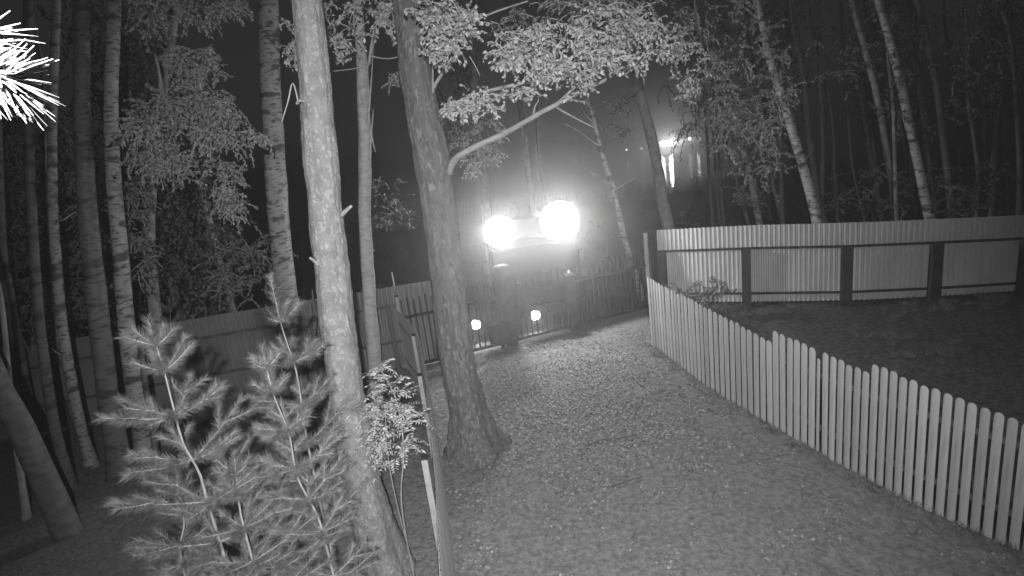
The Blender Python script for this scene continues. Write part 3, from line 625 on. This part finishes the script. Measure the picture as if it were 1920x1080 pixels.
def sheet_fence(name, lab, pts, h, msheet, wd, rails, posts, mpost, post_w=.12, post_h=1.35, rail_side=-1, rail_t=.05, pitch=.1, z0=.05, zs=None, dep=.05):
    org = Vector((*pts[0], 0)); t = thing(name, lab, 'fence', org)
    Ls_ = [0]
    for i in range(len(pts)-1): Ls_.append(Ls_[-1]+math.dist(pts[i], pts[i+1]))
    pos = lambda s: Vector((float(np.interp(s, Ls_, [p[0] for p in pts])), float(np.interp(s, Ls_, [p[1] for p in pts])), 0))
    s = 0
    while s < Ls_[-1]-.02:
        a = pos(s); b_ = pos(s+wd); d_ = (b_-a).normalized()
        f0, f1 = (zs(s), zs(s+wd)) if zs else (1, 1); o = link('sheet', corr_mesh(wd, h*f0, pitch, dep, h2=h*f1), msheet, t)
        o.location = a-org+Vector((0, 0, z0)); o.rotation_euler = (0, 0, math.atan2(d_.y, d_.x)); o.location.z += random.uniform(-.005, .005); s += wd
    for i in range(len(pts)-1):
        a = Vector((*pts[i], 0)); b_ = Vector((*pts[i+1], 0)); d_ = (b_-a).normalized(); nn = Vector((-d_.y, d_.x, 0))*rail_side
        R = Matrix((d_, nn, Vector((0, 0, 1)))).transposed()
        for z in rails:
            za = z*(zs(Ls_[i]) if zs else 1); zb = z*(zs(Ls_[i+1]) if zs else 1); A = a+nn*.028+Vector((0, 0, za)); B = b_+nn*.028+Vector((0, 0, zb)); dd_ = (B-A).normalized(); R2 = Matrix((dd_, nn, dd_.cross(nn) if dd_.cross(nn).z > 0 else -dd_.cross(nn))).transposed()
            link('rail', MB().box((A+B)/2, ((B-A).length, .04, rail_t), R2).mesh('rail', org), mpost, t)
    for s in posts:
        a = pos(s); b_ = pos(s+.05); d_ = (b_-a).normalized(); nn = Vector((-d_.y, d_.x, 0))*rail_side; R = Matrix((d_, nn, Vector((0, 0, 1)))).transposed(); ph = post_h*(zs(s) if zs else 1)
        bevel(link('post', MB().box(a+nn*(.055+post_w/2)+Vector((0, 0, ph/2-.03)), (post_w, post_w*.8, ph+.06), R).mesh('post', org), mpost, t), .008)
    return t
sheet_fence('sheet_fence', 'bright corrugated metal fence with dark posts behind the lawn on the right',
    [(3.72, 13.05), (5.57, 12.14), (7.41, 11.36), (8.98, 10.92), (10.6, 10.6), (13.5, 10.1), (17, 9.6)], 1.84, MT['sheet'], 1.1, [1.36, .27], [.12, 2.02, 4.02, 5.66, 7.3, 10, 12.6], MT['post'], post_w=.2, post_h=1.38, zs=lambda q: float(np.interp(q, [0, 2, 4, 5.7, 7.4, 10, 14], [1.0, 1.0, .955, .915, .865, .83, .8])))
t = thing('corner_sheet', 'narrow upright pale metal strip beside the left end of the bright sheet fence', 'metal strip', (3.40, 13.1, 0))
link('strip', corr_mesh(.1, 1.85, .05).copy(), MT['sheet'], t); 
link('post', MB().box((.14, .06, .7), (.05, .05, 1.5)).mesh('post'), MT['post'], t)
sheet_fence('sheet_fence', 'long dark corrugated fence behind the young pines, left of the iron gate',
    [(-14.5, 8.6), (-8.68, 9.62), (-5.5, 10.22), (-2.42, 10.75)], 1.78, MT['sheet_dark'], 1.1, [1.42, .62], [1, 3.4, 5.9, 8.4, 10.6, 12.1], MT['rail'], post_w=.07, post_h=1.5, pitch=.11, zs=lambda q: float(np.interp(q, [0, 3.5, 6, 12.3], [.75, .9, .96, .97])))
sheet_fence('sheet_fence', 'low metal fence seen almost edge-on with pale capped posts along the left of the drive',
    [(-.62, 2.4), (-.92, 4.6), (-1.32, 7.0), (-1.74, 9.0), (-2.38, 10.6)], 1.27, MT['sheet_mid'], 1.1, [1.05, .3], [], MT['paint_post'], rail_side=1, z0=.03, dep=.012)
lf = [o for o in COL.objects if o.get('label', '').startswith('low metal fence')][0]; org = lf.location.copy()
for x, y, h in ((-.73, 2.4, 1.38), (-1.03, 4.6, 1.38), (-1.43, 7.0, 1.28), (-1.83, 9.0, 1.25), (-2.36, 10.6, 1.62)):
    p = bevel(link('post', MB().box((x, y, h/2-.02), (.06, .06, h)).mesh('post', (org.x, org.y, 0)), MT['paint_post'], lf), .004)
    link('post_cap', MB().box((x, y, h-.014), (.068, .068, .03), taper=.8).mesh('post_cap', (org.x, org.y, 0)), MT['iron'], p)
# tall thin pole behind the fence corner
p0 = at(752, 600, 11.2); tag(link('pole', MB().tube([(p0.x, p0.y, -.05), (p0.x-.02, p0.y, 2.05)], [.025, .018], 8).mesh('pole', (p0.x, p0.y, 0), True), MT['paint_post']), 'thin pale pole standing at the corner where the left fences meet', 'pole').location = (p0.x, p0.y, 0)

# ------------------------------------------------------------------ iron gate
G0 = Vector((-2.35, 10.62, 0)); G1 = Vector((3.3, 12.70, 0)); gd = (G1-G0).normalized(); gn = Vector((-gd.y, gd.x, 0)); GR_ = Matrix((gd, gn, Vector((0, 0, 1)))).transposed(); GL_ = (G1-G0).length
ig = thing('iron_gate', 'dark iron bar gate and railing closing the far end of the drive', 'gate', G0)
bar = MB().box((0, 0, .5), (.026, .026, 1.0)).mesh('bar')
s = .06; i = 0
while s < GL_:
    p = gd*s; o = link('bar', bar, MT['iron'], ig); o.location = (p.x, p.y, .04); o.rotation_euler = (0, 0, math.atan2(gd.y, gd.x)); o.scale = (1, 1, 1.46+.04*math.sin(i*2.1)); s += .128; i += 1
for z, a, b_ in ((.06, 0, 2.2), (.06, 2.45, 3.8), (.06, 4.05, GL_), (1.12, 0, 2.2), (1.12, 2.45, 3.8), (1.12, 4.05, GL_)):
    link('rail', MB().box(G0+gd*(a+b_)/2+Vector((0, 0, z)), (b_-a, .05, .055), GR_).mesh('rail', G0), MT['iron'], ig)
for s_, w_, h in ((2.32, .25, 1.78), (3.92, .2, 1.3)):
    bevel(link('post', MB().box(G0+gd*s_+Vector((0, 0, h/2-.05)), (w_, w_, h+.1), GR_).mesh('post', G0), MT['post'], ig), .01)
    pc = link('post_cap', MB().box(G0+gd*s_+Vector((0, 0, h+.02)), (w_+.05, w_+.05, .04), GR_, taper=.7).mesh('post_cap', G0), MT['post'], ig)
pl = G0+gd*3.92+Vector((0, 0, 1.37)); link('pilot_light', MB().tube([pl-Vector((0, 0, .03)), pl, pl+Vector((0, 0, .03))], [.02, .026, .012], 10).mesh('pilot_light', G0, True), MT['pilot'], ig)
mo = thing('gate_motor', 'dark square gate motor box on a short leg beside the thick gate post', 'gate motor', G0+gd*2.06-gn*.12)
R0 = GR_; bevel(link('housing', MB().box((0, 0, .33), (.42, .2, .44), R0).mesh('housing'), MT['post'], mo), .03, 3); link('lid', MB().box((0, 0, .565), (.45, .23, .03), R0, taper=.92).mesh('lid'), MT['iron'], mo)
link('leg', MB().box((.02, 0, .05), (.08, .08, .14), R0).mesh('leg'), MT['iron'], mo)

# ------------------------------------------------------------------ the vehicle behind the gate
Lc = at(993, 425, 12.5); VX, VY = Lc.x+.02, Lc.y+.12; vz = gz(VX, VY)-.02; rz = math.radians(2)
ve = thing('truck', 'dark truck with glaring lamps facing the drive from behind the iron gate', 'truck', (VX, VY, vz), rz)
bd = bevel(link('cab', MB().box((0, 1.0, 1.32), (2.1, 1.7, 1.6)).mesh('cab'), MT['dark'], ve), .14, 4)
bevel(link('cargo_box', MB().box((0, 4.0, 1.3), (2.15, 4.0, 1.6)).mesh('cargo_box'), MT['dark'], ve), .04)
bevel(link('chassis', MB().box((0, 3.0, .5), (1.5, 5.4, .2)).mesh('chassis'), MT['iron'], ve), .02)
ws = bevel(link('windscreen', MB().box((0, .14, 1.68), (1.8, .03, .62), Matrix.Rotation(math.radians(-4), 3, 'X')).mesh('windscreen'), MT['glass'], ve), .01)
for sx in (-.5, .5): link('wiper', MB().tube([(sx-.3, .1, 1.36), (sx+.1, .09, 1.5)], [.01, .007], 6).mesh('wiper'), MT['iron'], ws)
bevel(link('bumper', MB().box((0, .06, .5), (2.1, .16, .26)).mesh('bumper'), MT['iron'], ve), .04, 3)
gr = link('grille', MB().box((0, .135, 1.05), (1.0, .03, .3)).mesh('grille'), MT['iron'], ve)
for k in range(4): link('slat', MB().box((0, .11, .94+k*.075), (.96, .02, .025)).mesh('slat'), MT['iron'], gr)
for sx in (-1, 1):
    bevel(link('mirror', MB().box((sx*1.18, .2, 1.65), (.14, .08, .34)).mesh('mirror'), MT['iron'], ve), .02)
    sp = link('side_window', MB().box((sx*1.052, .85, 1.7), (.02, .8, .5)).mesh('side_window'), MT['glass'], ve)
    for yy in (1.0, 4.8):
        c = Vector((sx*.9, yy, .4)); ty = link('wheel', MB().tube([c-Vector((.13, 0, 0)), c-Vector((.1, 0, 0)), c+Vector((.1, 0, 0)), c+Vector((.13, 0, 0))], [.36, .4, .4, .36], 24).mesh('wheel', (0, 0, 0)), MT['rubber'], ve)
        link('rim', MB().cyl(c-Vector((.135, 0, 0)), c+Vector((.135, 0, 0)), .2, 20).mesh('rim'), MT['metal'], ty)
inv = Matrix.Rotation(-rz, 4, 'Z')@Matrix.Translation((-VX, -VY, -vz))
lampsL = []
def lamp(name, px, py, r, m, energy, cone, tgt):
    p = inv@at(px, py, 12.5); p.y = -.12 if name == 'work_lamp' else -.03
    # slide along the view ray so the lamp stays where the photograph shows it
    
    h = link(name, MB().tube([p+Vector((0, .16, 0)), p+Vector((0, .12, 0)), p+Vector((0, .01, 0)), p+Vector((0, -.01, 0))], [r*.5, r*.9, r*.98, r*.98], 24).mesh(name), MT['iron'], ve)
    link('lens', MB().tube([p+Vector((0, -.012, 0)), p+Vector((0, -.03, 0)), p+Vector((0, -.04, 0))], [r, r*.9, r*.5], 24).mesh('lens', smooth=True), m, h)
    l = bpy.data.lights.new(name+'_light', 'SPOT'); l.energy = energy; l.spot_size = math.radians(cone); l.spot_blend = .2; l.shadow_soft_size = .07
    lo = bpy.data.objects.new(name+'_light', l); COL.objects.link(lo); lo.parent = h; lo.location = p+Vector((0, -.16, 0))
    d_ = Vector(tgt)-p; lo.rotation_euler = d_.to_track_quat('-Z', 'Y').to_euler()
lamp('work_lamp', 937, 435, .38, MT['lamp'], 520, 172, (-6.5, -12, 4.5))  # both roof lenses drawn oversized to stand in for bloom
lamp('work_lamp', 1050, 415, .47, MT['lamp'], 680, 172, (5.5, -12, 4.5))
lamp('headlight', 892, 610, .12, MT['lamp_small'], 40, 120, (0, -12, .2))
lamp('headlight', 1004, 593, .12, MT['lamp_small'], 40, 120, (0, -12, .2))
pr = inv@at(993, 437, 12.5)
link('roof_bar', MB().tube([(-1.5, .03, pr.z-.12), (1.12, .03, pr.z-.12)], [.011, .011], 10).mesh('roof_bar'), MT['paint_post'], ve)
for sx in (-.9, .9): link('bar_bracket', MB().box((sx, .12, (pr.z-.14+2.1)/2), (.04, .06, pr.z-.14-2.1+.04)).mesh('bar_bracket'), MT['iron'], ve)

# ------------------------------------------------------------------ across the lake
def far(px, py, d): return at(px, py, d)
hb = far(1277, 280, 246); hb.z = gz(hb.x, hb.y)-.1; az = math.atan2(-hb.x, hb.y)
ho = thing('boathouse', 'long low lit house on the far shore of the lake, beside the bright lamp', 'house', hb, az)
link('wall', MB().box((0, 0, .9), (15.5, 5, 1.8)).mesh('wall'), MT['wall'], ho)
link('roof', MB().box((0, 0, 2.2), (16.5, 6, .8), taper=.85).mesh('roof'), MT['sheet'], ho)
for xx in (-6, -4.6, -.8, 1.2, 3.0): link('window', MB().box((xx, -2.53, 1.1), (1.1, .06, .9)).mesh('window'), MT['shore_dim'] if xx < -2 else MT['glass'], ho)
link('door', MB().box((5.6, -2.53, .85), (.9, .06, 1.65)).mesh('door'), MT['post'], ho)
def shore_lamp(px, py, lab, r, energy, m, d=240):
    p = far(px, py, d); b0 = Vector((p.x, p.y, gz(p.x, p.y))); t = thing('shore_lamp', lab, 'lamp', b0, group='lamps on the far shore')
    link('pole', MB().tube([b0-Vector((0, 0, .4)), Vector((p.x, p.y, p.z-r))], [.08, .06], 8).mesh('pole', b0), MT['post'], t)
    h = link('lamp_head', MB().tube([p-Vector((0, 0, r)), p-Vector((0, 0, r*.6)), p+Vector((0, 0, r*.6)), p+Vector((0, 0, r))], [r*.5, r, r, r*.5], 12).mesh('lamp_head', b0, True), m, t)
    if energy:
        l = bpy.data.lights.new('shore_light', 'POINT'); l.energy = energy; l.shadow_soft_size = r; lo = bpy.data.objects.new('shore_light', l); COL.objects.link(lo); lo.parent = t
        q = p-b0; lo.location = (q.x+2.6, q.y-2.2, q.z-.1)
shore_lamp(1242, 268, 'brightest lamp across the lake, its light streaking down the water', .75, 16000, MT['shore'])
shore_lamp(1293, 260, 'round white lamp across the lake, right of the brightest one', .6, 500, MT['shore_dim'])
shore_lamp(1175, 281, 'small lamp across the lake, left of the grey trunk and leftmost of the row', .35, 0, MT['shore_dim'])
shore_lamp(1203, 279, 'small dim lamp across the lake, second from the left', .3, 0, MT['shore_dim'])
# forest mass beyond the lake
n_ = 9000; th = RNG.uniform(-1.1, 1.1, n_); rr = RNG.uniform(255, 290, n_); X = rr*np.sin(th)*1.3; Y = np.maximum(256, rr*np.cos(th)); Z = RNG.beta(1.4, 1.6, n_)*(14+3*np.sin(X*.17)+2*np.sin(X*.5))
Z = np.minimum(Z, 17)+1.5
ff = link('far_forest', leaves_mesh('far_forest', np.stack([X, Y, Z], 1), RNG.normal(size=(n_, 3)), RNG.uniform(2, 4, n_), RNG.uniform(2, 3.5, n_)), MT['leaf_dim']); ff['kind'] = 'stuff'

# ------------------------------------------------------------------ ground cover
def hgt(x, y): return gz(x, y)+.05*mnoise.noise(Vector((x*.5, y*.5, 3)))+.022*mnoise.noise(Vector((x*1.9, y*1.9, 7)))-.02
def in_drive(x, y):
    if y > 11.5+.37*x: return y < 40
    xl = np.interp(y, [2.4, 4.6, 7, 9, 10.6], [-.6, -.9, -1.3, -1.7, -2.3]); xr = np.interp(y, [2.6, 4.25, 4.95, 5.75, 6.8, 8.2, 10.35, 13], [5.0, 4.22, 3.9, 3.62, 3.33, 3.0, 2.72, 3.4]); return xl < x < xr
P = []; 
while len(P) < 23000:
    x = random.uniform(-2.4, 5); y = random.uniform(2.4, 12.8)
    if not in_drive(x, y): continue
    dens = (.05 if y > 6 else 0)+.95*math.exp(-((x-.7)**2/3.0+(y-8.8)**2/5))+.35*mnoise.noise(Vector((x*2.1, y*2.1, 9)))*1.3
    if random.random() < dens: P.append((x, y, hgt(x, y)+random.uniform(.0, .025)))
P = np.array(P); D = RNG.normal(size=P.shape); D[:, 2] *= .25
L = RNG.uniform(.022, .06, len(P))
def litter_mesh(P, D, L):
    n = len(P); D = unit(D); up = unit(np.array([0, 0, 1.])+RNG.normal(size=(n, 3))*.28); S = unit(np.cross(D, up)); Nn = np.cross(S, D); W = L*RNG.uniform(.5, .8, n); L_ = L[:, None]; W = W[:, None]; cu_ = RNG.uniform(-.2, .45, n)[:, None]
    V = np.stack([P, P+D*L_*.45+S*W*.5+Nn*W*cu_, P+D*L_+Nn*L_*.12, P+D*L_*.45-S*W*.5+Nn*W*cu_], 1).reshape(-1, 3); i = np.arange(n)*4
    return mesh_np('fallen_leaves', V, np.concatenate([np.stack([i, i+1, i+2], 1), np.stack([i, i+2, i+3], 1)]))
o = link('fallen_leaves', litter_mesh(P, D, L), MT['litter']); o['kind'] = 'stuff'
P = []
while len(P) < 150000:
    y = random.uniform(2.2, 22); x = random.uniform(-9, 12)
    dr = in_drive(x, y)
    pr_ = (.42+.5*mnoise.noise(Vector((x*1.1, y*1.1, 2)))-.5*math.exp(-((x-.7)**2/2.2+(y-9.5)**2/4))) if dr else .75+.5*mnoise.noise(Vector((x*.9, y*.9, 5)))
    if random.random() < pr_: P.append((x, y, hgt(x, y), .065 if dr else .09, 0 if dr or x < 2 else 1))
P_all = np.array(P)
for q_, nm_, mt_ in ((0, 'grass', 'grass'), (1, 'lawn_grass', 'turf_blade')):
    P = P_all[P_all[:, 4] == q_]; n_ = len(P); D = RNG.normal(size=(n_, 3))*.5; D[:, 2] = 1
    o = link(nm_, needles_mesh(nm_, P[:, :3], D, P[:, 3]*RNG.uniform(.4, 1.3, n_), np.full(n_, .005)), MT[mt_]); o['kind'] = 'stuff'
st = []
for _ in range(420):
    y = random.uniform(16, 47); x = random.uniform(-1.0, 1.0)*y*.9
    if abs(x-.6) < 3.2 and y < 24: continue
    st.append((x, y, gz(x, y)+random.uniform(.1, .5+.9*max(0, mnoise.noise(Vector((x*.3, y*.3, 4)))+.4))))
for _ in range(260):
    y = random.uniform(46, 51); x = random.uniform(-.9, .8)*y
    st.append((x, y, gz(x, y)+random.uniform(.1, .9+1.6*max(0, mnoise.noise(Vector((x*.25, y*.1, 4)))+.3))))
P, D, L, T_ = strands(st, 3800, .7, step=.08, size=.11, droop=.1)
o = link('undergrowth', leaves_mesh('undergrowth', P, D, L, L*.5), MT['leaf_dim']); o['kind'] = 'stuff'
P = []
while len(P) < 9000:
    x = random.uniform(-45, 45); y = random.uniform(44, 57)
    hh = .5+mnoise.noise(Vector((x*.35, y*.15, 8)))+.4*mnoise.noise(Vector((x*1.3, y*.5, 2)))
    if random.random() < hh: P.append((x, y, max(gz(x, y), -1.3), hh))
P = np.array(P); D = RNG.normal(size=(len(P), 3))*.12; D[:, 2] = 1
o = link('reeds', needles_mesh('reeds', P[:, :3], D, (.5+P[:, 3]*1.5)*RNG.uniform(.5, 1.2, len(P)), np.full(len(P), .05)), MT['leaf_dim']); o['kind'] = 'stuff'
# sticks on the ground
for pix, lab in (([(1098, 832), (1130, 820), (1160, 818), (1195, 812)], 'long dark fallen stick lying on the leaves in the middle of the drive'), ([(1148, 912), (1175, 900), (1205, 890)], 'short dark fallen stick nearer the camera on the drive')):
    Q = []
    for x, y in pix:
        r = ray(x, y); tt = -CAM_H/r.z; p = Vector((0, 0, CAM_H))+r*tt; Q.append(Vector((p.x, p.y, hgt(p.x, p.y)+.02)))
    Q = smooth_path(Q, 3); b0 = Q[0].copy(); o = link('fallen_stick', MB().tube(Q, list(np.linspace(.012, .006, len(Q))), 6).mesh('fallen_stick', b0, True), MT['rail']); o.location = b0; tag(o, lab, 'stick')
st = []
for _ in range(900):
    x = random.uniform(3.4, 11.5); y = random.uniform(3.5, 12.6)
    if in_drive(x, y) or mnoise.noise(Vector((x*.8, y*.8, 11))) < .05: continue
    st.append((x, y, hgt(x, y)+.03))
st2 = []
for _ in range(260):
    y = random.uniform(3, 10); xr = float(np.interp(y, [2.6, 4.25, 4.95, 5.75, 6.8, 8.2, 10.35], [5.0, 4.22, 3.9, 3.62, 3.33, 3.0, 2.72])); st2.append((xr-random.uniform(.0, .22), y, .0))
P = np.array([st[random.randrange(len(st))] for _ in range(13000)])+RNG.normal(size=(13000, 3))*np.array([.05, .05, 0]); D = RNG.normal(size=P.shape)*.6; D[:, 2] = 1
o = link('weeds', needles_mesh('weeds', P, D, RNG.uniform(.05, .16, len(P)), np.full(len(P), .008)), MT['grass']); o['kind'] = 'stuff'
P = np.array([st2[random.randrange(len(st2))] for _ in range(3500)])+RNG.normal(size=(3500, 3))*np.array([.05, .05, 0]); D = RNG.normal(size=P.shape)*.6; D[:, 2] = 1
o = link('fence_side_grass', needles_mesh('fence_side_grass', P, D, RNG.uniform(.04, .12, len(P)), np.full(len(P), .006)), MT['grass']); o['kind'] = 'stuff'
P = np.array([(x, y, hgt(x, y)+.015) for x, y in ((random.uniform(-2, 4.5), random.uniform(3, 12.3)) for _ in range(900)) if in_drive(x, y)]); D = RNG.normal(size=P.shape); D[:, 2] *= .12
o = link('twig_litter', needles_mesh('twig_litter', P, D, RNG.uniform(.08, .3, len(P)), np.full(len(P), .009)), MT['rail']); o['kind'] = 'stuff'
# bush at the meeting of picket fence and sheet fence
b0 = Vector((3.95, 11.6, 0)); bu = thing('bush', 'dark leafy bush between the picket fence end and the bright sheet fence', 'bush', b0)
st = [b0+Vector((random.uniform(-.5, .8), random.uniform(-.6, .5), random.uniform(.2, .75))) for _ in range(40)]
for j in range(6):
    e = b0+Vector((random.uniform(-.5, .7), random.uniform(-.4, .4), random.uniform(.5, .9))); link('stem', MB().tube([b0+Vector((j*.04-.1, 0, -.03)), b0.lerp(e, .5), e], [.012, .009, .005], 5).mesh('stem', b0), MT['twig'], bu)
leafy(bu, b0, st, 130, .3, size=.05, m=MT['leaf_dim'], name='foliage', droop=.5)
